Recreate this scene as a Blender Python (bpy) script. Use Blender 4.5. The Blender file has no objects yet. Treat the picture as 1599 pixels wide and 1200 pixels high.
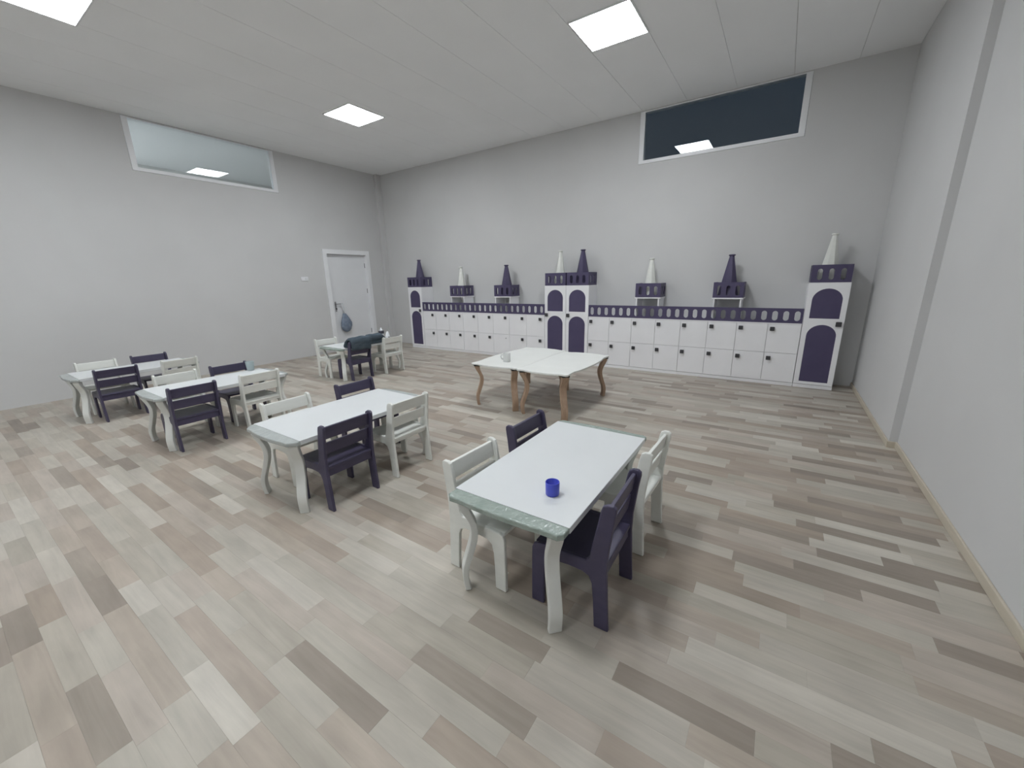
import bpy, bmesh, math, random
from mathutils import Vector, Matrix
from mathutils.geometry import tessellate_polygon

random.seed(7)
PI = math.pi
scene = bpy.context.scene
COL = scene.collection

# ------------------------------------------------------------ camera, world, exposure
H = 1.43
MW = ((0.83413, 0.55114, -0.02146), (0.12440, -0.22567, -0.96623), (-0.53734, 0.80328, -0.25678))
YAW, PIT, ROL, FPX = 0.5900105, 0.2581068, -0.0221988, 618.80


def cam_rows():
    cy, sy, cp, sp, cr, sr = math.cos(YAW), math.sin(YAW), math.cos(PIT), math.sin(PIT), math.cos(ROL), math.sin(ROL)
    rz = Matrix(((cy, sy, 0), (-sy, cy, 0), (0, 0, 1)))
    b = Matrix(((1, 0, 0), (0, 0, -1), (0, 1, 0)))
    rx = Matrix(((1, 0, 0), (0, cp, -sp), (0, sp, cp)))
    rr = Matrix(((cr, -sr, 0), (sr, cr, 0), (0, 0, 1)))
    return rr @ rx @ b @ rz


MW = cam_rows()
cam_data = bpy.data.cameras.new('camera')
cam = bpy.data.objects.new('camera', cam_data)
COL.objects.link(cam)
cam_data.sensor_fit = 'HORIZONTAL'
cam_data.sensor_width = 36.0
cam_data.lens = 36.0 * FPX / 1599.0
cam_data.clip_start = 0.02
rot = Matrix((MW[0], -MW[1], -MW[2])).transposed()
cam.matrix_world = Matrix.Translation((0, 0, H)) @ rot.to_4x4()
scene.camera = cam

world = bpy.data.worlds.new('night')
scene.world = world
world.use_nodes = True
world.node_tree.nodes['Background'].inputs[0].default_value = (0.013, 0.019, 0.027, 1)
world.node_tree.nodes['Background'].inputs[1].default_value = 1.0

scene.view_settings.view_transform = 'Standard'
scene.view_settings.look = 'None'
scene.view_settings.gamma = 1.0
scene.view_settings.use_curve_mapping = False
scene.view_settings.exposure = 0.52
PANEL_EMIT = 30.0
PANEL_COLOR = (0.93, 0.97, 1.0)

# ------------------------------------------------------------ measured planes
XL, XR, XR2 = -7.854, 0.960, 0.905          # left wall, right wall near part, right wall far part (proud)
YB, YF, YJ = 6.523, -3.0, 4.30              # back wall, wall behind the camera, jog in the right wall
ZC = 3.739
YC = 6.164                                  # cabinet fronts

# ------------------------------------------------------------ materials


def new_mat(name, color, rough=0.5, spec=0.5, metal=0.0):
    m = bpy.data.materials.new(name)
    m.use_nodes = True
    p = m.node_tree.nodes['Principled BSDF']
    p.inputs['Base Color'].default_value = (*color, 1)
    p.inputs['Roughness'].default_value = rough
    p.inputs['Specular IOR Level'].default_value = spec
    p.inputs['Metallic'].default_value = metal
    return m


def noisy(name, c1, c2, scale=8.0, rough=0.5, spec=0.5, bump=0.0, stretch=(1, 1, 1), bscale=60.0, coords='Object', detail=4.0):
    """principled material whose colour wanders between two close tones, with fine relief"""
    m = new_mat(name, c1, rough, spec)
    nt = m.node_tree
    p = nt.nodes['Principled BSDF']
    tc = nt.nodes.new('ShaderNodeTexCoord')
    mp = nt.nodes.new('ShaderNodeMapping')
    mp.inputs['Scale'].default_value = stretch
    nt.links.new(tc.outputs[coords], mp.inputs['Vector'])
    n = nt.nodes.new('ShaderNodeTexNoise')
    n.inputs['Scale'].default_value = scale
    n.inputs['Detail'].default_value = detail
    nt.links.new(mp.outputs[0], n.inputs['Vector'])
    r = nt.nodes.new('ShaderNodeValToRGB')
    r.color_ramp.elements[0].position = 0.3
    r.color_ramp.elements[1].position = 0.7
    r.color_ramp.elements[0].color = (*c1, 1)
    r.color_ramp.elements[1].color = (*c2, 1)
    nt.links.new(n.outputs['Fac'], r.inputs['Fac'])
    nt.links.new(r.outputs['Color'], p.inputs['Base Color'])
    if bump > 0:
        n2 = nt.nodes.new('ShaderNodeTexNoise')
        n2.inputs['Scale'].default_value = bscale
        n2.inputs['Detail'].default_value = 3
        nt.links.new(mp.outputs[0], n2.inputs['Vector'])
        b = nt.nodes.new('ShaderNodeBump')
        b.inputs['Strength'].default_value = bump
        b.inputs['Distance'].default_value = 0.01
        nt.links.new(n2.outputs['Fac'], b.inputs['Height'])
        nt.links.new(b.outputs['Normal'], p.inputs['Normal'])
    return m


def plank_material():
    m = new_mat('printed_wood_plank', (0.5, 0.45, 0.4), 0.42, 0.35)
    nt = m.node_tree
    p = nt.nodes['Principled BSDF']
    at = nt.nodes.new('ShaderNodeAttribute')
    at.attribute_name = 'tone'
    geo = nt.nodes.new('ShaderNodeNewGeometry')
    # shift the grain per plank so neighbours do not run into one another
    sep = nt.nodes.new('ShaderNodeSeparateColor')
    nt.links.new(at.outputs['Color'], sep.inputs[0])
    comb = nt.nodes.new('ShaderNodeCombineXYZ')
    mul = nt.nodes.new('ShaderNodeMath')
    mul.operation = 'MULTIPLY'
    mul.inputs[1].default_value = 90.0
    nt.links.new(sep.outputs[0], mul.inputs[0])
    nt.links.new(mul.outputs[0], comb.inputs[2])
    add = nt.nodes.new('ShaderNodeVectorMath')
    add.operation = 'ADD'
    nt.links.new(geo.outputs['Position'], add.inputs[0])
    nt.links.new(comb.outputs[0], add.inputs[1])
    mp = nt.nodes.new('ShaderNodeMapping')
    mp.inputs['Scale'].default_value = (2.2, 30.0, 1.0)
    nt.links.new(add.outputs[0], mp.inputs['Vector'])
    n = nt.nodes.new('ShaderNodeTexNoise')
    n.inputs['Scale'].default_value = 1.0
    n.inputs['Detail'].default_value = 5
    n.inputs['Roughness'].default_value = 0.6
    n.inputs['Distortion'].default_value = 0.6
    nt.links.new(mp.outputs[0], n.inputs['Vector'])
    mp2 = nt.nodes.new('ShaderNodeMapping')
    mp2.inputs['Scale'].default_value = (3.5, 9.0, 1.0)
    nt.links.new(add.outputs[0], mp2.inputs['Vector'])
    n2 = nt.nodes.new('ShaderNodeTexNoise')
    n2.inputs['Scale'].default_value = 1.0
    n2.inputs['Detail'].default_value = 3
    nt.links.new(mp2.outputs[0], n2.inputs['Vector'])
    ad = nt.nodes.new('ShaderNodeMath')
    ad.operation = 'ADD'
    nt.links.new(n.outputs['Fac'], ad.inputs[0])
    nt.links.new(n2.outputs['Fac'], ad.inputs[1])
    mr = nt.nodes.new('ShaderNodeMapRange')
    mr.inputs['From Min'].default_value = 0.65
    mr.inputs['From Max'].default_value = 1.35
    mr.inputs['To Min'].default_value = 0.84
    mr.inputs['To Max'].default_value = 1.12
    nt.links.new(ad.outputs[0], mr.inputs['Value'])
    vm = nt.nodes.new('ShaderNodeVectorMath')
    vm.operation = 'SCALE'
    nt.links.new(at.outputs['Color'], vm.inputs[0])
    nt.links.new(mr.outputs[0], vm.inputs['Scale'])
    nt.links.new(vm.outputs[0], p.inputs['Base Color'])
    return m


def glass_material():
    m = bpy.data.materials.new('window_glass')
    m.use_nodes = True
    nt = m.node_tree
    nt.nodes.clear()
    out = nt.nodes.new('ShaderNodeOutputMaterial')
    mix = nt.nodes.new('ShaderNodeMixShader')
    tr = nt.nodes.new('ShaderNodeBsdfTransparent')
    tr.inputs[0].default_value = (0.93, 0.96, 0.97, 1)
    gl = nt.nodes.new('ShaderNodeBsdfGlossy')
    gl.inputs['Roughness'].default_value = 0.0
    fr = nt.nodes.new('ShaderNodeFresnel')
    fr.inputs['IOR'].default_value = 1.5
    nt.links.new(fr.outputs[0], mix.inputs[0])
    nt.links.new(tr.outputs[0], mix.inputs[1])
    nt.links.new(gl.outputs[0], mix.inputs[2])
    nt.links.new(mix.outputs[0], out.inputs[0])
    return m


def lamp_material():
    m = bpy.data.materials.new('lit_diffuser')
    m.use_nodes = True
    nt = m.node_tree
    nt.nodes.clear()
    out = nt.nodes.new('ShaderNodeOutputMaterial')
    em = nt.nodes.new('ShaderNodeEmission')
    em.inputs[0].default_value = (*PANEL_COLOR, 1)
    em.inputs[1].default_value = PANEL_EMIT
    nt.links.new(em.outputs[0], out.inputs[0])
    return m


M = {
    'wall': noisy('grey_wall_paint', (0.60, 0.60, 0.60), (0.63, 0.63, 0.63), 1.2, 0.75, 0.25, 0.04, bscale=180),
    'ceiling': noisy('ceiling_panel', (0.87, 0.88, 0.89), (0.90, 0.91, 0.92), 1.5, 0.7, 0.25, 0.02, bscale=120),
    'under': noisy('underlay', (0.33, 0.30, 0.27), (0.36, 0.33, 0.30), 9, 0.8, 0.2),
    'plank': plank_material(),
    'skirting': noisy('beige_skirting', (0.52, 0.47, 0.38), (0.58, 0.52, 0.43), 5, 0.5, 0.4, stretch=(8, 1, 8)),
    'white': noisy('white_lacquer', (0.78, 0.78, 0.76), (0.81, 0.81, 0.79), 6, 0.4, 0.5, 0.02, bscale=90),
    'chair_white': noisy('white_painted_wood', (0.74, 0.75, 0.71), (0.79, 0.80, 0.76), 9, 0.42, 0.5, 0.05, stretch=(1, 1, 3), bscale=40),
    'purple': noisy('dark_violet_paint', (0.053, 0.046, 0.088), (0.064, 0.056, 0.105), 9, 0.42, 0.5, 0.05, stretch=(1, 1, 3), bscale=40),
    'violet_panel': noisy('dark_violet_panel', (0.068, 0.057, 0.118), (0.078, 0.066, 0.132), 5, 0.5, 0.4),
    'cabinet': noisy('white_melamine', (0.84, 0.84, 0.86), (0.87, 0.87, 0.89), 3, 0.45, 0.45),
    'cabinet_edge': noisy('white_melamine_side', (0.80, 0.80, 0.82), (0.83, 0.83, 0.85), 3, 0.5, 0.4),
    'sheet': noisy('white_cover_sheet', (0.67, 0.69, 0.70), (0.70, 0.72, 0.73), 3.5, 0.32, 0.5, 0.03, bscale=14),
    'film': noisy('greenish_stretch_film', (0.26, 0.32, 0.285), (0.34, 0.395, 0.36), 16, 0.2, 0.7, 0.8, stretch=(1, 1, 1), bscale=38),
    'film_grey': noisy('greyish_stretch_film', (0.38, 0.41, 0.40), (0.45, 0.48, 0.47), 14, 0.25, 0.6, 0.3, bscale=34),
    'table_white': noisy('white_table_top', (0.78, 0.79, 0.76), (0.82, 0.83, 0.80), 4, 0.35, 0.5),
    'leg_white': noisy('white_leg_paint', (0.68, 0.69, 0.66), (0.74, 0.75, 0.72), 10, 0.45, 0.4, 0.05, stretch=(1, 1, .4), bscale=30),
    'wood': noisy('light_brown_wood', (0.36, 0.245, 0.17), (0.45, 0.32, 0.23), 12, 0.5, 0.4, 0.08, stretch=(5, 5, .6), bscale=30),
    'black': new_mat('black_plate', (0.03, 0.03, 0.033), 0.55, 0.4),
    'knob': new_mat('dark_grey_knob', (0.045, 0.045, 0.05), 0.4, 0.5),
    'steel': new_mat('brushed_metal', (0.45, 0.45, 0.46), 0.35, 0.5, 0.9),
    'dark_steel': new_mat('dark_hinge_metal', (0.16, 0.16, 0.17), 0.4, 0.5, 0.7),
    'door': noisy('white_door_leaf', (0.76, 0.77, 0.79), (0.79, 0.80, 0.82), 3, 0.45, 0.4),
    'frame': noisy('white_frame', (0.82, 0.83, 0.85), (0.85, 0.86, 0.88), 3, 0.4, 0.45),
    'blind': noisy('grey_backing_board', (0.84, 0.85, 0.87), (0.87, 0.88, 0.90), 2, 0.7, 0.2),
    'glass': glass_material(),
    'lamp': lamp_material(),
    'lamp_frame': new_mat('lamp_frame_white', (0.75, 0.76, 0.77), 0.4),
    'blue_plastic': noisy('blue_plastic', (0.055, 0.075, 0.50), (0.07, 0.09, 0.58), 20, 0.3, 0.5),
    'pale_plastic': noisy('pale_blue_plastic', (0.35, 0.42, 0.43), (0.39, 0.46, 0.47), 12, 0.35, 0.5),
    'mug': noisy('white_mug_glaze', (0.66, 0.67, 0.66), (0.69, 0.70, 0.69), 12, 0.25, 0.5),
    'cloth': noisy('dark_teal_cloth', (0.055, 0.075, 0.095), (0.09, 0.115, 0.14), 26, 0.9, 0.15, 0.5, stretch=(1, .35, 1), bscale=70),
    'bag': noisy('blue_grey_cloth', (0.17, 0.21, 0.28), (0.26, 0.31, 0.39), 18, 0.8, 0.2, 0.5, bscale=40),
    'bag_white': noisy('thin_white_plastic', (0.60, 0.62, 0.65), (0.68, 0.70, 0.72), 18, 0.5, 0.3, 0.3, bscale=40),
    'label_dark': new_mat('dark_band', (0.035, 0.035, 0.05), 0.4),
    'bottle_white': new_mat('white_bottle_plastic', (0.74, 0.75, 0.77), 0.35),
}

# ------------------------------------------------------------ mesh helpers


class MB:
    """collects shapes; build() links them as ONE mesh object"""

    def __init__(self):
        self.v, self.f, self.s = [], [], []

    def add(self, verts, faces, smooth=False):
        o = len(self.v)
        self.v += [tuple(p) for p in verts]
        self.f += [[i + o for i in f] for f in faces]
        self.s += [smooth] * len(faces)

    def box(self, x0, x1, y0, y1, z0, z1):
        v = [(x, y, z) for x in (x0, x1) for y in (y0, y1) for z in (z0, z1)]
        self.add(v, [(0, 1, 3, 2), (4, 6, 7, 5), (0, 4, 5, 1), (2, 3, 7, 6), (0, 2, 6, 4), (1, 5, 7, 3)])

    def plate(self, outer, holes, t0, t1, fn):
        """flat board with holes: 2D loops (u,v) swept from w=t0 to w=t1, fn maps (u,v,w) to a point"""
        loops = [outer] + list(holes)
        flat = [p for lp in loops for p in lp]
        n = len(flat)
        if holes:
            caps = [list(t) for t in tessellate_polygon([[Vector((p[0], p[1], 0)) for p in lp] for lp in loops])]
        else:
            caps = [list(range(n))]
        verts = [fn(p[0], p[1], t0) for p in flat] + [fn(p[0], p[1], t1) for p in flat]
        faces = [list(reversed(c)) for c in caps] + [[i + n for i in c] for c in caps]
        o = 0
        for lp in loops:
            k = len(lp)
            for i in range(k):
                j = (i + 1) % k
                faces.append([o + i, o + j, n + o + j, n + o + i])
            o += k
        self.add(verts, faces)

    def lathe(self, prof, c, seg=20, smooth=True, cap0=True, cap1=True, rot=0.0):
        v = []
        for r, z in prof:
            for i in range(seg):
                a = 2 * PI * i / seg + rot
                v.append((c[0] + r * math.cos(a), c[1] + r * math.sin(a), c[2] + z))
        f = []
        for k in range(len(prof) - 1):
            for i in range(seg):
                j = (i + 1) % seg
                f.append((k * seg + i, k * seg + j, (k + 1) * seg + j, (k + 1) * seg + i))
        self.add(v, f, smooth)
        o = len(self.v) - len(v)
        if cap0:
            self.f.append([o + i for i in reversed(range(seg))]); self.s.append(False)
        if cap1:
            self.f.append([o + (len(prof) - 1) * seg + i for i in range(seg)]); self.s.append(False)

    def tube(self, pts, r, seg=8, smooth=True):
        pts = [Vector(p) for p in pts]
        v, f = [], []
        for i, p in enumerate(pts):
            d = (pts[min(i + 1, len(pts) - 1)] - pts[max(i - 1, 0)]).normalized()
            a = d.orthogonal().normalized() if i == 0 else (a - d * a.dot(d)).normalized()
            b = d.cross(a)
            for k in range(seg):
                t = 2 * PI * k / seg
                v.append(p + (a * math.cos(t) + b * math.sin(t)) * r)
        for i in range(len(pts) - 1):
            for k in range(seg):
                l = (k + 1) % seg
                f.append((i * seg + k, i * seg + l, (i + 1) * seg + l, (i + 1) * seg + k))
        f.append(list(reversed(range(seg))))
        f.append([(len(pts) - 1) * seg + k for k in range(seg)])
        self.add(v, f, smooth)

    def mesh(self, name, mat):
        me = bpy.data.meshes.new(name)
        me.from_pydata(self.v, [], self.f)
        bm = bmesh.new()
        bm.from_mesh(me)
        bmesh.ops.recalc_face_normals(bm, faces=bm.faces)
        bm.to_mesh(me)
        bm.free()
        me.polygons.foreach_set('use_smooth', self.s)
        me.materials.append(mat)
        return me

    def build(self, name, mat, parent=None, bevel=0.0, seg=2):
        o = bpy.data.objects.new(name, self.mesh(name, mat))
        COL.objects.link(o)
        if parent is not None:
            o.parent = parent
        if bevel > 0:
            b = o.modifiers.new('bevel', 'BEVEL')
            b.width = bevel
            b.segments = seg
            b.limit_method = 'ANGLE'
            b.angle_limit = math.radians(50)
        return o


def tag(o, label=None, cat=None, group=None, kind=None):
    if label: o['label'] = label
    if cat: o['category'] = cat
    if group: o['group'] = group
    if kind: o['kind'] = kind
    return o


def empty(name, loc=(0, 0, 0), rz=0.0):
    o = bpy.data.objects.new(name, None)
    o.location = loc
    o.rotation_euler = (0, 0, rz)
    o.empty_display_size = 0.1
    COL.objects.link(o)
    return o


def copy_tree(o, parent=None):
    c = o.copy()
    COL.objects.link(c)
    if parent is not None:
        c.parent = parent
    for ch in list(o.children):
        copy_tree(ch, c)
    return c


def stadium(cu, cv, w, h, n=8):
    r = w / 2
    pts = [(cu + r * math.cos(PI * i / n), cv + h / 2 - r + r * math.sin(PI * i / n)) for i in range(n + 1)]
    pts += [(cu + r * math.cos(PI + PI * i / n), cv - h / 2 + r + r * math.sin(PI + PI * i / n)) for i in range(n + 1)]
    return pts


def arch(cu, hw, v0, vtop, n=16):
    vs = vtop - hw * 0.93
    pts = [(cu - hw, v0), (cu + hw, v0)]
    pts += [(cu + hw * math.cos(PI * i / n), vs + hw * 0.93 * math.sin(PI * i / n)) for i in range(n + 1)]
    return pts


def rect(u0, u1, v0, v1):
    return [(u0, v0), (u1, v0), (u1, v1), (u0, v1)]


# ------------------------------------------------------------ the room shell
fl = MB(); fl.box(XL - .1, XR + .1, YF - .1, YB + .1, -.06, -.004)
floor = tag(fl.build('floor', M['under']), kind='structure')

WT = 0.12
# left wall with its high window opening and the door opening
LW_Y0, LW_Y1, LW_Z0 = 2.29, 4.165, 3.09
DO_Y0, DO_Y1, DO_Z = 4.985, 5.975, 2.045
wl = MB()
wl.plate([(YF, -.05), (DO_Y0, -.05), (DO_Y0, DO_Z), (DO_Y1, DO_Z), (DO_Y1, -.05), (YB, -.05), (YB, ZC), (YF, ZC)],
         [rect(LW_Y0 - .07, LW_Y1 + .07, LW_Z0 - .05, ZC - .015)], 0, WT, lambda u, v, w: (XL - w, u, v))
tag(wl.build('wall_left', M['wall']), kind='structure')
BW_X0, BW_X1, BW_Z0 = -1.945, -0.068, 3.09
wb = MB()
wb.plate(rect(XL - WT, XR + WT, -.05, ZC), [rect(BW_X0 - .07, BW_X1 + .07, BW_Z0 - .05, ZC - .015)], 0, WT, lambda u, v, w: (u, YB + w, v))
tag(wb.build('wall_back', M['wall']), kind='structure')
wr = MB()
pl = [(XR, YF), (XR, YJ), (XR2, YJ), (XR2, YB), (XR + WT, YB), (XR + WT, YF)]
wr.plate(pl, [], -.05, ZC, lambda u, v, w: (u, v, w))
tag(wr.build('wall_right', M['wall']), kind='structure')
wf = MB(); wf.box(XL - WT, XR + WT, YF - WT, YF, -.05, ZC)
tag(wf.build('wall_front', M['wall']), kind='structure')

# ceiling: 60 cm wide panels over a solid slab
cs = MB(); cs.box(XL - WT, XR + WT, YF - WT, YB + WT, ZC + .012, ZC + .10)
ceiling = tag(cs.build('ceiling', M['under']), kind='structure')
x = -1.39 - 11 * 0.6
while x < XR + .1:
    x0, x1 = max(x, XL - WT), min(x + 0.6, XR + WT)
    if x1 - x0 > .02:
        c = MB(); c.box(x0 + .0015, x1 - .0015, YF - WT, YB + WT, ZC, ZC + .0115)
        c.build('ceiling_panel', M['ceiling'], ceiling)
    x += 0.6

# added lit room behind the left wall, makes the high window's pane pale
NX = XL - WT
nw = MB()
nw.plate([(NX - .001, -1.2), (NX - 2.7, -1.2), (NX - 2.7, YB), (NX - .001, YB), (NX - .001, YB + .1), (NX - 2.8, YB + .1), (NX - 2.8, -1.3), (NX - .001, -1.3)],
         [], -.05, ZC, lambda u, v, w: (u, v, w))
tag(nw.build('wall_added_room', M['white']), kind='structure')
nw = MB(); nw.box(NX - 2.8, NX - .001, -1.3, YB + .1, ZC + .001, ZC + .10)
tag(nw.build('ceiling_added_room', M['ceiling']), kind='structure')
nw = MB(); nw.box(NX - 2.8, XL - .101, -1.3, YB + .1, -.08, -.0605)
tag(nw.build('floor_added_room', M['white']), kind='structure')

# right wall skirting follows the jog
sk = MB()
sk.plate([(XR - .014, YF), (XR, YF), (XR, YJ), (XR2, YJ), (XR2, YB), (XR2 - .014, YB), (XR2 - .014, YJ - .014), (XR - .014, YJ - .014)],
         [], 0.0, 0.055, lambda u, v, w: (u, v, w))
tag(sk.build('baseboard_right', M['skirting'], bevel=.004), kind='structure')
# slim casing in the far left corner
tc = MB(); tc.box(XL, XL + .075, YB - .13, YB, 0, ZC)
tag(tc.build('trim_1', M['wall'], bevel=.004), kind='structure')

# ------------------------------------------------------------ floor planks
RW = 0.086
tones = [(0.432, 0.410, 0.370), (0.455, 0.430, 0.392), (0.395, 0.350, 0.308), (0.425, 0.385, 0.348), (0.345, 0.296, 0.256),
         (0.285, 0.250, 0.222), (0.500, 0.478, 0.440), (0.402, 0.376, 0.334), (0.368, 0.320, 0.282), (0.315, 0.280, 0.248)]
wts = [16, 15, 12, 13, 9, 5, 9, 11, 7, 5]
planks = []
y = YF
row = 0
while y < YB:
    y1 = min(y + RW, YB)
    x = XL - random.uniform(0, 0.4)
    last = -1
    while x < XR:
        L = random.choice([0.30, 0.36, 0.36, 0.42, 0.45, 0.52, 0.60, 0.75])
        k = random.choices(range(len(tones)), wts)[0]
        if k == last:
            k = random.choices(range(len(tones)), wts)[0]
        last = k
        a, b = max(x, XL), min(x + L, (XR if y < YJ else XR2))
        if b - a > 0.01:
            j = random.uniform(.96, 1.04)
            planks.append((a, b, y, y1, tuple(c * j * w for c, w in zip(tones[k], (1.025, 1.0, .955))), random.uniform(0, .0002)))
        x += L
    y = y1
    row += 1


def plank_size(p):
    best = 0
    c = MW @ (Vector(((p[0] + p[1]) / 2, (p[2] + p[3]) / 2, 0)) - Vector((0, 0, H)))
    if c.z < .2:
        return 0
    u, v = c.x / c.z * FPX, c.y / c.z * FPX
    if abs(u) > 840 or abs(v) > 640:
        return 0
    return (p[1] - p[0]) * (p[3] - p[2]) * H / c.z ** 3


def plank_verts(p):
    a, b, c, d, _, dz = p
    g, e, t = .0001, .0003, dz - .0003
    lo = [(a + g, c + g, -.004), (b - g, c + g, -.004), (b - g, d - g, -.004), (a + g, d - g, -.004)]
    mi = [(q[0], q[1], t - .0002) for q in lo]
    hi = [(a + e, c + e, t), (b - e, c + e, t), (b - e, d - e, t), (a + e, d - e, t)]
    f = [(8, 9, 10, 11)]
    for i in range(4):
        j = (i + 1) % 4
        f += [(i, j, 4 + j, 4 + i), (4 + i, 4 + j, 8 + j, 8 + i)]
    return lo + mi + hi, f


def plank_mesh(name, ps):
    v, f, cols = [], [], []
    for p in ps:
        vv, ff = plank_verts(p)
        o = len(v)
        v += vv
        f += [[i + o for i in q] for q in ff]
        cols += [p[4]] * len(ff)
    me = bpy.data.meshes.new(name)
    me.from_pydata(v, [], f)
    at = me.color_attributes.new('tone', 'FLOAT_COLOR', 'CORNER')
    buf = []
    for poly, c in zip(me.polygons, cols):
        buf += [c[0], c[1], c[2], 1.0] * poly.loop_total
    at.data.foreach_set('color', buf)
    me.materials.append(M['plank'])
    return me


planks.sort(key=plank_size, reverse=True)
for p in planks[:300]:
    o = bpy.data.objects.new('plank', plank_mesh('plank', [p]))
    COL.objects.link(o)
    o.parent = floor
o = bpy.data.objects.new('further_planks', plank_mesh('further_planks', planks[300:]))
COL.objects.link(o)
o.parent = floor
o['kind'] = 'stuff'

# ------------------------------------------------------------ ceiling lamps


def make_lamp(cx, cy, label):
    t = tag(empty('ceiling_light', (cx, cy, ZC)), label, 'light', 'square ceiling light panels')
    f = MB()
    f.plate(rect(-.298, .298, -.298, .298), [rect(-.284, .284, -.284, .284)], -.012, 0, lambda u, v, w: (u, v, w))
    f.build('lamp_frame', M['lamp_frame'], t)
    d = MB(); d.box(-.284, .284, -.284, .284, -.009, -.002)
    d.build('diffuser', M['lamp'], t)
    return t


make_lamp(-1.68, 4.31, 'large square ceiling light nearest the high dark window')
make_lamp(-5.38, 4.15, 'square ceiling light above the middle, smallest of the three seen')
make_lamp(-5.32, 1.14, 'square ceiling light cut off by the top left corner of the photo')
make_lamp(-1.69, 1.14, 'square ceiling light overhead, just above the top edge of the photo')
make_lamp(-1.69, -1.93, 'square ceiling light behind the camera on the right wall side')
make_lamp(-5.32, -1.93, 'square ceiling light behind the camera on the left wall side')

make_lamp(-9.4, 1.75, 'first added light in the added room, brightening the left window pane')  # added lamp, out of view, lights the added room behind the window
make_lamp(-9.4, .55, 'second added light in the added room, brightening the left window pane')  # another added, unseen lamp that lifts the pane's brightness

# ------------------------------------------------------------ windows


def make_window(name, half, depth_fn, label):
    """window lying in a wall: depth_fn maps (along, height, into wall) to a point"""
    z0, z1 = 3.09, ZC - .015
    t = tag(empty(name), label, None, None, 'structure')
    f = MB()
    f.plate(rect(-half - .068, half + .068, z0 - .048, z1), [rect(-half, half, z0, z1 - .012)], -.007, .07, depth_fn)
    f.build('window_frame', M['frame'], t, bevel=.004)
    g = MB(); g.plate(rect(-half, half, z0, z1 - .012), [], .003, .009, depth_fn)
    g.build('pane', M['glass'], t)
    return t


lc = (LW_Y0 + LW_Y1) / 2
make_window('window_1', (LW_Y1 - LW_Y0) / 2, lambda u, v, w: (XL - w, lc + u, v), 'long grey window high on the left wall, mirroring a lamp')

bc = (BW_X0 + BW_X1) / 2
make_window('window_2', (BW_X1 - BW_X0) / 2, lambda u, v, w: (bc + u, YB + w, v), 'long dark window high on the back wall, mirroring a lamp')

# ------------------------------------------------------------ door
door = tag(empty('door_1', (XL, 0, 0)), 'white flush door in the left wall near the far corner', None, None, 'structure')
c = MB()
c.plate([(4.92, 0), (5.01, 0), (5.01, 2.02), (5.95, 2.02), (5.95, 0), (6.04, 0), (6.04, 2.11), (4.92, 2.11)], [], 0.0, .022, lambda u, v, w: (w, u, v))
c.build('door_casing', M['frame'], door, bevel=.004)
c = MB()
c.plate([(4.99, 0), (5.012, 0), (5.012, 2.018), (5.948, 2.018), (5.948, 0), (5.97, 0), (5.97, 2.04), (4.99, 2.04)], [], -.115, 0, lambda u, v, w: (w, u, v))
c.build('door_jamb', M['frame'], door)
c = MB(); c.box(-.105, -.065, 5.013, 5.947, .008, 2.017)
leaf = c.build('door_leaf', M['door'], door, bevel=.003)
c = MB(); c.box(-.066, -.060, 5.09, 5.13, .84, 1.05)
hp = c.build('handle_plate', M['steel'], door, bevel=.002)
c = MB(); c.tube([(-.062, 5.11, 1.0), (-.02, 5.11, 1.0), (-.012, 5.125, 1.0), (-.012, 5.25, 1.003)], .009)
c.build('handle_lever', M['steel'], hp)
c = MB(); c.tube([(-.062, 5.11, .90), (-.045, 5.11, .90)], .010); c.box(-.047, -.025, 5.106, 5.114, .885, .915)
c.build('key', M['dark_steel'], hp)
for hz in (1.80, 1.25, .35):
    c = MB(); c.lathe([(.008, -.05), (.008, .05)], (-.058, 5.948, hz), 10)
    c.build('hinge', M['dark_steel'], door)

# bag hanging on the door handle
bag = tag(empty('hanging_bag', (XL - .03, 5.22, .995)), 'blue-grey cloth bag hanging from the white door handle', 'bag')
c = MB()
prof = [(.012, .02), (.022, -.10), (.035, -.20), (.085, -.30), (.125, -.40), (.130, -.47), (.105, -.54), (.06, -.585), (.01, -.60)]
seg = 20
vs, fs = [], []
for r, z in prof:
    for i in range(seg):
        a = 2 * PI * i / seg
        k = 1 + .07 * math.sin(3 * a + z * 9) + .05 * math.sin(7 * a - z * 14)
        vs.append((.035 + .45 * r * k * math.cos(a) * (0.9 if math.cos(a) < 0 else 1.1), .05 * min(1, -z * 2.5 if z < 0 else 0) + r * k * math.sin(a), z))
for j in range(len(prof) - 1):
    for i in range(seg):
        l = (i + 1) % seg
        fs.append((j * seg + i, j * seg + l, (j + 1) * seg + l, (j + 1) * seg + i))
fs.append(list(range(seg))); fs.append([(len(prof) - 1) * seg + i for i in range(seg)])
k0 = 2 * seg
c.add(vs[k0:], [[i - k0 for i in f] for f in fs if min(f) >= k0] + [list(range(seg))], True)
c.build('bag_body', M['bag'], bag)
c = MB(); c.tube([(.018, -.02, .0), (.034, -.01, .012), (.04, .0, -.06), (.036, .018, -.14), (.036, .03, -.22)], .010)
c.tube([(.018, .0, .0), (.05, .005, .012), (.055, .012, -.06), (.05, .022, -.14), (.045, .032, -.22)], .010)
c.build('bag_neck', M['bag_white'], bag)

# light switch
sw = tag(empty('light_switch', (XL, 4.478, 1.525)), 'small white double light switch on the wall left of the door', 'switch')
c = MB(); c.box(0, .010, -.072, .072, -.04, .04)
c.build('switch_plate', M['frame'], sw, bevel=.004)
for s in (-1, 1):
    c = MB(); c.box(.009, .015, s * .034 - .027, s * .034 + .027, -.028, .028)
    c.build('switch_key', M['bottle_white'] if s > 0 else M['cabinet_edge'], sw, bevel=.003)

# ------------------------------------------------------------ castle cabinets
TW, TD, TH = 0.407, YB - YC - .004, 1.312


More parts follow.
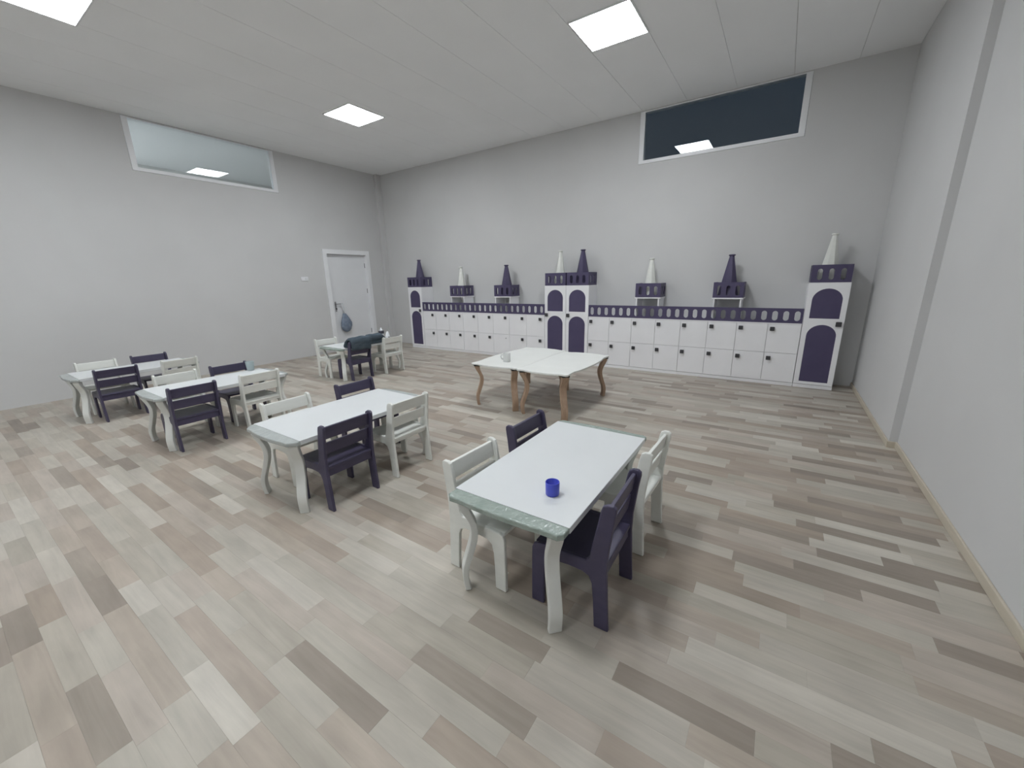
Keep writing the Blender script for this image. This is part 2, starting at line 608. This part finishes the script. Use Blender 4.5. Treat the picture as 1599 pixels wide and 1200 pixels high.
def front(y0):
    return lambda u, v, w: (u, y0 + w, v)


def knob_at(x, z, parent, y0, h=.026):
    """square pull with rounded corners on a short neck, y0 is the door face"""
    c = MB()
    c.box(x - .010, x + .010, y0 - .013, y0, z - .010, z + .010)
    c.box(x - h, x + h, y0 - .028, y0 - .012, z - h, z + h)
    return c.build('knob', M['knob'], parent, bevel=.006)


def crown_mesh(w, d, z0, h, front_n, side_n, slot_w, mat, parent, pitch):
    c = MB()
    cu = z0 + h * .47
    hf = [stadium((i - (front_n - 1) / 2) * pitch, cu, slot_w, h * .63) for i in range(front_n)]
    c.plate(rect(-w / 2, w / 2, z0, z0 + h), hf, 0, .016, front(0))
    for s in (-1, 1):
        x0 = s * (w / 2 - .016) if s > 0 else -w / 2
        hs = [stadium(.016 + (d - .016) * (i + .75) / (side_n + .5), cu, slot_w, h * .63) for i in range(side_n)]
        c.plate(rect(.016, d, z0, z0 + h), hs, 0, .016, lambda u, v, q, x0=x0: (x0 + q, u, v))
    return c.build('crown', mat, parent)


def make_tower(cx, knob_dx, label):
    t = tag(empty('tower_cabinet', (cx, YC, 0)), label, 'cabinet', 'castle tower cabinets')
    c = MB(); c.box(-TW / 2 + .001, TW / 2 - .001, .018, TD, .045, TH)
    c.build('carcass', M['cabinet_edge'], t, bevel=.002)
    c = MB(); c.box(-TW / 2 + .001, TW / 2 - .001, .004, TD, 0, .044)
    c.build('plinth', M['cabinet'], t, bevel=.002)
    a1, a2 = arch(0, .147, .885, 1.243), arch(0, .147, .085, .808)
    c = MB(); c.plate(rect(-TW / 2 + .003, TW / 2 - .003, .050, TH), [a1, a2], 0, .017, front(0))
    d = c.build('door', M['cabinet'], t)
    for a in (a1, a2):
        c = MB(); c.plate(a, [], .003, .0165, front(0))
        c.build('arch_panel', M['violet_panel'], d)
    knob_at(knob_dx, .822, d, 0, .029)
    crown_mesh(TW - .02, TD - .01, TH + .002, .205, 3, 2, .050, M['violet_panel'], t, .112)
    return t


make_tower(-6.605, .140, 'white tower cabinet standing at the far left end of the castle row')
make_tower(-3.204, -.160, 'left one of the two joined tower cabinets in mid row')
make_tower(-2.7963, -.158, 'right one of the two joined tower cabinets in mid row')
make_tower(.473, .150, 'white tower cabinet at the right end of the row, next to the right wall')


def make_lockers(x0, pitch, knob_right, missing, label):
    n = 4
    W = pitch * n
    t = tag(empty('locker_cabinet', (x0, YC, 0)), label, 'cabinet', 'low white locker cabinets')
    c = MB()
    c.box(.001, W - .001, .018, TD, .045, .800)
    c.box(.001, W - .001, .0, TD, .801, .815)
    c.build('carcass', M['cabinet_edge'], t)
    c = MB(); c.box(.001, W - .001, .004, TD, 0, .044)
    c.build('plinth', M['cabinet'], t, bevel=.002)
    for r, (z0, z1, kz) in enumerate(((.430, .798, .738), (.050, .426, .355))):
        for i in range(n):
            c = MB(); c.box(i * pitch + .002, (i + 1) * pitch - .002, 0, .017, z0, z1)
            d = c.build('door', M['cabinet'], t, bevel=.0015)
            kx = (i + 1) * pitch - .082 if knob_right else i * pitch + .052
            if (r, i) == missing:
                c = MB(); c.tube([(kx, .001, kz), (kx, -.012, kz)], .008)
                c.build('screw', M['steel'], d)
            else:
                knob_at(kx, kz, d, 0)
    c = MB()
    sp = W / 12
    holes = [stadium((i + .5) * sp, .905, .060, .122) for i in range(12)]
    c.plate(rect(.001, W - .001, .8155, 1.0), holes, 0, .016, front(0))
    c.build('balustrade', M['violet_panel'], t)
    return t


PL, PR = 2.988 / 8, 2.857 / 8
make_lockers(-6.398, PL, True, None, 'low eight-door white locker unit right beside the far left tower')
make_lockers(-6.398 + 4 * PL, PL, True, (1, 1), 'low eight-door white locker unit with one lower knob missing')
make_lockers(-2.590, PR, False, None, 'low eight-door white locker unit right of the joined towers')
make_lockers(-2.590 + 4 * PR, PR, False, None, 'low eight-door white locker unit left of the right end tower')


def make_stand(cx, label):
    t = tag(empty('turret_stand', (cx, YC + .022, .815)), label, 'stand', 'small turrets standing on the lockers')
    w, d = .375, .31
    for s in (-1, 1):
        c = MB(); c.box(s * (w / 2 - .026) - .009, s * (w / 2 - .026) + .009, .006, d - .004, 0, .293)
        c.build('leg_board', M['cabinet'], t)
    c = MB(); c.box(-w / 2 - .004, w / 2 + .004, 0, d, .2935, .311)
    c.build('top_board', M['cabinet'], t, bevel=.002)
    crown_mesh(w - .008, d - .006, .3115, .205, 3, 2, .050, M['violet_panel'], t, .112)
    return t


make_stand(-5.420, 'purple-crowned turret stand second from the left, with white cone')
make_stand(-4.315, 'purple-crowned turret stand just left of the joined towers, with purple cone')
make_stand(-1.665, 'purple-crowned turret stand just right of the joined towers, with white cone')
make_stand(-.600, 'purple-crowned turret stand nearest the right end tower, with purple cone')


def make_cone(loc, white, label):
    t = tag(empty('spire_cone', loc, 0), label, 'ornament', 'cone spires on the castle row')
    k = .86 if white else 1.0
    c = MB()
    c.lathe([(.138 * k, 0), (.030 * k, .545)], (0, 0, 0), 8, False, rot=PI / 8)
    c.build('cone', M['chair_white'] if white else M['violet_panel'], t)
    c = MB(); c.lathe([(.026 * k, 0), (.042 * k, .006), (.043 * k, .016), (.034 * k, .022)], (0, 0, .545), 20, True)
    c.build('cap', M['chair_white'] if white else M['violet_panel'], t)
    return t


for cx, base, wh, lb in ((-6.585, TH + .001, False, 'purple cone on the far left end tower'),
                         (-3.195, TH + .001, True, 'white cone on the joined towers'),
                         (-2.785, TH + .001, False, 'purple cone on the joined towers'),
                         (.455, TH + .001, True, 'white cone on the right end tower'),
                         (-5.415, 1.127, True, 'white cone on the turret stand nearest the left tower'),
                         (-4.312, 1.127, False, 'purple cone on the turret stand left of the joined towers'),
                         (-1.672, 1.127, True, 'white cone on the turret stand right of the joined towers'),
                         (-.614, 1.127, False, 'purple cone on the turret stand nearest the right end tower')):
    make_cone((cx, YC + .175, base), wh, lb)

# ------------------------------------------------------------ chairs
CW = .345
PROFILE = [(-.180, 0), (-.172, .12), (-.164, .27), (-.166, .36), (-.182, .50), (-.191, .56), (-.190, .578), (-.178, .588), (-.155, .588), (-.137, .578),
           (-.130, .558), (-.116, .48), (-.100, .40), (-.090, .335), (-.075, .314), (.0, .312), (.10, .311), (.150, .309), (.170, .300), (.178, .280), (.180, .20), (.181, .10),
           (.181, 0), (.119, 0), (.118, .10), (.114, .19), (.104, .232), (.080, .250), (.0, .256), (-.06, .253), (-.088, .240), (-.102, .210), (-.110, .12), (-.117, 0)]


def back_y(z):
    """post centre line at height z"""
    return -.130 - (z - .36) * .15


def make_chair(mat, apron):
    t = empty('child_chair')
    for s in (-1, 1):
        c = MB()
        c.plate(PROFILE, [], s * (CW / 2) - .010, s * (CW / 2) + .010, lambda u, v, w: (w, u, v))
        c.build('side_panel', mat, t, bevel=.005)
    hw = CW / 2 - .011
    c = MB(); c.box(-hw, hw, -.158, .168, .289, .307)
    c.build('seat', mat, t, bevel=.004)
    for nm, z0, z1 in (('top_rail', .488, .572), ('lower_rail', .385, .464)):
        c = MB()
        pts = [(back_y(z0) - .009, z0), (back_y(z0) + .009, z0), (back_y(z1) + .009, z1), (back_y(z1) - .009, z1)]
        c.plate(pts, [], -hw, hw, lambda u, v, w: (w, u, v))
        c.build(nm, mat, t, bevel=.004)
    c = MB(); c.box(-hw, hw, -.150, -.134, .288 - apron, .2885)
    c.build('seat_apron', mat, t, bevel=.003)
    return t


proto = {'w': make_chair(M['chair_white'], .022), 'p': make_chair(M['purple'], .052)}
used = {'w': False, 'p': False}


def place_chair(kind, x_rear, y0, side, label, rz=0.0):
    """x_rear: x of the rear feet; y0: lower y of the chair's 0.345 m width; side 'R' stands right of its table and faces -x"""
    o = proto[kind] if not used[kind] else copy_tree(proto[kind])
    used[kind] = True
    cy = y0 + CW / 2
    if side == 'R':
        o.location = (x_rear - .165, cy, .0008); o.rotation_euler = (0, 0, PI / 2 + rz)
    else:
        o.location = (x_rear + .165, cy, .0008); o.rotation_euler = (0, 0, -PI / 2 + rz)
    cname = 'white' if kind == 'w' else 'dark purple'
    tag(o, label, 'chair', 'white wooden child chairs' if kind == 'w' else 'dark purple wooden child chairs')
    return o


T_NAMES = {1: 'the blue-cup table', 2: 'the bare second table', 3: 'the pale-cup table', 4: 'the far left table'}
for k, xr, xl, ys in ((1, -.445, -1.245, (1.315, 1.87, 1.28, 1.83)), (2, -2.245, -3.085, (1.245, 1.775, 1.29, 1.895)),
                      (3, -4.285, -5.075, (1.09, 1.655, 1.205, 1.69)), (4, -6.02, -6.83, (.965, 1.53, .96, 1.46))):
    n = T_NAMES[k]
    place_chair('p', xr, ys[0], 'R', 'dark purple child chair on the near side of ' + n, .02 if k == 1 else 0)
    place_chair('w', xr, ys[1], 'R', 'white child chair on the near side of ' + n, -.03 if k == 1 else (.06 if k == 4 else 0))
    place_chair('w', xl, ys[2], 'L', 'white child chair on the far side of ' + n, -.04 if k == 1 else 0)
    place_chair('p', xl, ys[3], 'L', 'dark purple child chair on the far side of ' + n, -.03 if k == 1 else 0)
place_chair('w', -5.985, 3.43, 'L', 'white child chair left of the small table by the door')
place_chair('p', -5.200, 3.495, 'R', 'dark purple child chair with a dark cloth over its back, by the door')
place_chair('w', -5.135, 4.065, 'R', 'white child chair at the small table by the door, in front of the bottles')

# ------------------------------------------------------------ tables


def cabriole(cx, cy, sx, sy, ztop, wide, thick, amp):
    """S-shaped leg cut from a board standing on the table's diagonal; (sx, sy) points out towards the corner"""
    d = Vector((sx, sy, 0)).normalized()
    n = Vector((-d.y, d.x, 0))
    keys = [(0, -.12, .92), (.045, -.04, .80), (.10, .06, .80), (.18, .10, .86), (.26, .0, .92), (.36, -.34, .97), (.46, -.70, 1.0), (.56, -1.0, 1.0), (.66, -1.12, 1.0),
            (.74, -1.0, 1.0), (.82, -.64, 1.05), (.90, -.24, 1.2), (.96, -.04, 1.4), (1.0, .0, 1.5)]
    fine = []
    for i in range(len(keys) - 1):
        p0, p1, p2, p3 = keys[max(i - 1, 0)], keys[i], keys[i + 1], keys[min(i + 2, len(keys) - 1)]
        for q in (0, 1 / 3, 2 / 3):
            m = lambda k: .5 * (2 * p1[k] + (p2[k] - p0[k]) * q + (2 * p0[k] - 5 * p1[k] + 4 * p2[k] - p3[k]) * q * q + (3 * p1[k] - p0[k] - 3 * p2[k] + p3[k]) * q ** 3)
            fine.append((p1[0] + (p2[0] - p1[0]) * q, m(1), m(2)))
    fine.append(keys[-1])
    left, right = [], []
    for z, off, wd in fine:
        left.append((off * amp - wd * wide / 2, z * ztop))
        right.append((off * amp + wd * wide / 2, z * ztop))
    outline = left + right[::-1]
    c = MB()
    c.plate(outline, [], -thick / 2, thick / 2, lambda u, v, w: (cx + d.x * u + n.x * w, cy + d.y * u + n.y * w, v))
    return c


def wavy_outline(w, l, horn, left, right, near, far, cut=.012, seam=0.0):
    """rectangle w x l whose corners reach out a little and whose sides swing in a flat S"""
    pts = []
    n = 14

    def side(p0, p1, out, bulge, horn=horn, wave=0.0):
        cs = cut / math.hypot(p1[0] - p0[0], p1[1] - p0[1])
        for i in range(n + 1):
            s = cs + (1 - 2 * cs) * i / n
            b = bulge * math.sin(PI * s) ** 2 - horn * (math.exp(-((s - .14) / .07) ** 2) + math.exp(-((s - .86) / .07) ** 2))
            b += wave * math.sin(2 * PI * s)
            pts.append((p0[0] + (p1[0] - p0[0]) * s + out[0] * b, p0[1] + (p1[1] - p0[1]) * s + out[1] * b))
    a, b = w / 2, l / 2
    side((-a, -b), (a, -b), (0, -1), near)
    side((a, -b), (a, b), (1, 0), right, horn if right > 0 else 0, seam if right == 0 else 0)
    side((a, b), (-a, b), (0, 1), far)
    side((-a, b), (-a, -b), (-1, 0), left, horn if left > 0 else 0, seam if left == 0 else 0)
    return pts


def make_table(x0, x1, y0, y1, ztop, film, label, near=.016, cut=.045):
    cx, cy = (x0 + x1) / 2, (y0 + y1) / 2
    w, l = x1 - x0, y1 - y0
    t = tag(empty('child_table', (cx, cy, 0)), label, 'table', 'white child tables wrapped in film')
    c = MB()
    c.plate(wavy_outline(w, l, .004, -.003, -.003, near, .008, cut), [], ztop - .030, ztop - .002, lambda u, v, q: (u, v, q))
    c.build('tabletop', film, t, bevel=.007, seg=3)
    c = MB()
    sx = w / 2 + .001
    sy0, sy1 = -l / 2 + .068, l / 2 - .055
    c.plate([(-sx, sy0), (sx, sy0 - .004), (sx, sy1), (-sx, sy1 + .006)], [], ztop - .0018, ztop + .0008, lambda u, v, q: (u, v, q))
    for s in (-1, 1):
        c.box(s * sx - .0012, s * sx + .0012, sy0, sy1, ztop - .027, ztop)
    c.build('cover_sheet', M['sheet'], t)
    for sx_ in (-1, 1):
        for sy_ in (-1, 1):
            cabriole(sx_ * (w / 2 - .050), sy_ * (l / 2 - .050), sx_, sy_, ztop - .031, .033, .058, .042).build('leg', M['leg_white'], t, bevel=.005)
    return t


make_table(-1.14, -.565, 1.150, 2.295, .505, M['film'], 'front white child table with a blue cup and greenish wrapped end', .005, .020)
make_table(-2.925, -2.340, 1.085, 2.245, .503, M['film_grey'], 'second white child table from the front, bare, with grey wrapped end')
make_table(-4.91, -4.335, 1.0, 2.15, .503, M['film_grey'], 'white child table with a pale cup, third from the front')
make_table(-6.665, -6.09, .79, 1.94, .503, M['film_grey'], 'white child table at far left, closest to the left wall')
make_table(-5.845, -5.265, 3.38, 4.53, .492, M['film'], 'white child table near the door with dark cloth and bottles')


def make_wavy_table(x0, x1, y0, y1, ztop, left, right, label):
    cx, cy = (x0 + x1) / 2, (y0 + y1) / 2
    w, l = x1 - x0, y1 - y0
    t = tag(empty('wavy_table', (cx, cy, 0)), label, 'table', 'pair of wavy tables with wooden legs')
    c = MB()
    c.plate(wavy_outline(w, l, .017, left, right, .024, .030, .020, .010), [], ztop - .020, ztop, lambda u, v, q: (u, v, q))
    c.build('tabletop', M['table_white'], t, bevel=.005, seg=3)
    for sx in (-1, 1):
        for sy in (-1, 1):
            lx, ly = sx * (w / 2 - .052), sy * (l / 2 - .052)
            lg = cabriole(lx, ly, sx, sy, ztop - .034, .040, .068, .046).build('leg', M['wood'], t, bevel=.004)
            c = MB()
            d = Vector((sx, sy, 0)).normalized(); n = Vector((-d.y, d.x, 0))
            c.plate(rect(-.042, .036, -.040, .040), [], ztop - .0335, ztop - .0205,
                    lambda u, v, q: (lx + d.x * u + n.x * v, ly + d.y * u + n.y * v, q))
            c.build('leg_plate', M['black'], lg)
    return t


make_wavy_table(-2.90, -2.2705, 3.475, 4.715, .505, .028, 0, 'left wavy white table with wooden legs and a white mug')
make_wavy_table(-2.2655, -1.655, 3.455, 4.640, .505, 0, .026, 'right wavy white table with wooden legs and nothing on it')

# ------------------------------------------------------------ small things on the tables


def make_cup(name, loc, r0, r1, h, wall, mat, label):
    t = tag(empty(name, loc), label, 'cup')
    c = MB()
    c.lathe([(r0 * .93, 0), (r0, .004), (r1, h - .002), (r1 - wall / 2, h), (r1 - wall, h - .002), (r0 - wall, .006), (.001, .005)], (0, 0, 0), 28, True, True, True)
    c.build('cup_body', mat, t)
    return t


cup = make_cup('blue_cup', (-.735, 1.400, .5062), .0305, .0315, .062, .003, M['blue_plastic'], 'bright blue plastic cup on the front table')
pale = make_cup('pale_cup', (-4.875, 2.0, .5042), .035, .043, .100, .003, M['pale_plastic'], 'pale blue-green plastic cup on the third white table')
mug = make_cup('white_mug', (-2.565, 3.735, .5055), .041, .042, .102, .004, M['mug'], 'white mug on the left wavy table')
c = MB()
c.tube([(-.040, -.010, .080), (-.062, -.016, .078), (-.072, -.018, .055), (-.062, -.016, .030), (-.040, -.010, .026)], .0065)
c.build('mug_handle', M['mug'], mug)

b1 = tag(empty('dispenser_bottle', (-5.600, 4.395, .4932)), 'small dark-banded bottle on the table by the door', 'bottle')
c = MB(); c.lathe([(.034, 0), (.038, .006), (.038, .07), (.034, .085), (.030, .092)], (0, 0, 0), 20)
c.build('bottle_body', M['bottle_white'], b1)
c = MB(); c.lathe([(.0385, .012), (.0385, .030)], (0, 0, 0), 20, True, False, False); c.lathe([(.040, .092), (.047, .098), (.047, .137), (.04, .142)], (0, 0, 0), 20)
c.build('dark_band', M['label_dark'], b1)
c = MB(); c.lathe([(.034, .142), (.028, .158), (.012, .164), (.011, .190), (.004, .194)], (0, 0, 0), 16)
c.build('bottle_cap', M['bottle_white'], b1)
b2 = tag(empty('squeeze_bottle', (-5.500, 4.440, .4932)), 'white tapering squeeze bottle on the table by the door', 'bottle')
c = MB(); c.lathe([(.030, 0), (.036, .006), (.038, .05), (.030, .085), (.018, .115), (.008, .128)], (0, 0, 0), 20)
c.build('bottle_body', M['bottle_white'], b2)
c = MB(); c.box(.022, .0385, -.014, .006, .012, .045)
c.build('bottle_label', M['label_dark'], b2, bevel=.003)

# folded cloth lying on the small table and hanging over the chair back
cloth = MB()
NU, seg = 22, 12
rings = []
for i in range(NU + 1):
    s = i / NU
    yy = 3.500 + s * (4.165 - 3.500)
    hang = 1.0 if s < .50 else max(0.0, 1 - (s - .50) / .10)
    wob = .006 * math.sin(9 * s) + .004 * math.sin(23 * s)
    top = .618 + .030 * math.sin(PI * min(1, s * .75 + .12)) + wob
    if s > .93: top -= .03 * (s - .93) / .07
    if s < .05: top -= .012 * (1 - s / .05)
    fz = .455 * hang + .515 * (1 - hang) + wob          # lower edge in front of the chair back
    fx = -5.166 * hang + -5.255 * (1 - hang)
    tx = -5.162 * hang + -5.225 * (1 - hang)
    outer = [(fx + .004, fz), (fx + .012, fz + .04), (tx + .010, top - .07), (tx + .002, top - .025), (tx - .03, top), (tx - .07, top + .006), (tx - .12, top - .004),
             (tx - .155, top - .03), (-5.36 + wob, .525), (-5.355, .4965)]
    inner = [(-5.34, .4965), (-5.25, .4965)] if hang < .5 else [(-5.34, .4965), (-5.268, .4965), (-5.262, .602), (-5.215, .606), (fx - .004, top - .08), (fx - .006, fz)]
    while len(inner) < 6: inner.append((inner[-1][0] + .002, inner[-1][1] + .0005))
    rings.append([(px, yy, pz) for px, pz in outer + inner])
n = len(rings[0])
vs = [p for r in rings for p in r]
fs = []
for i in range(NU):
    for k in range(n):
        l = (k + 1) % n
        fs.append((i * n + k, i * n + l, (i + 1) * n + l, (i + 1) * n + k))
fs.append(list(range(n))); fs.append([NU * n + k for k in range(n)])
cloth.add(vs, fs, True)
tag(cloth.build('folded_cloth', M['cloth']), 'dark teal folded cloth draped over a purple chair and the table by the door', 'cloth')
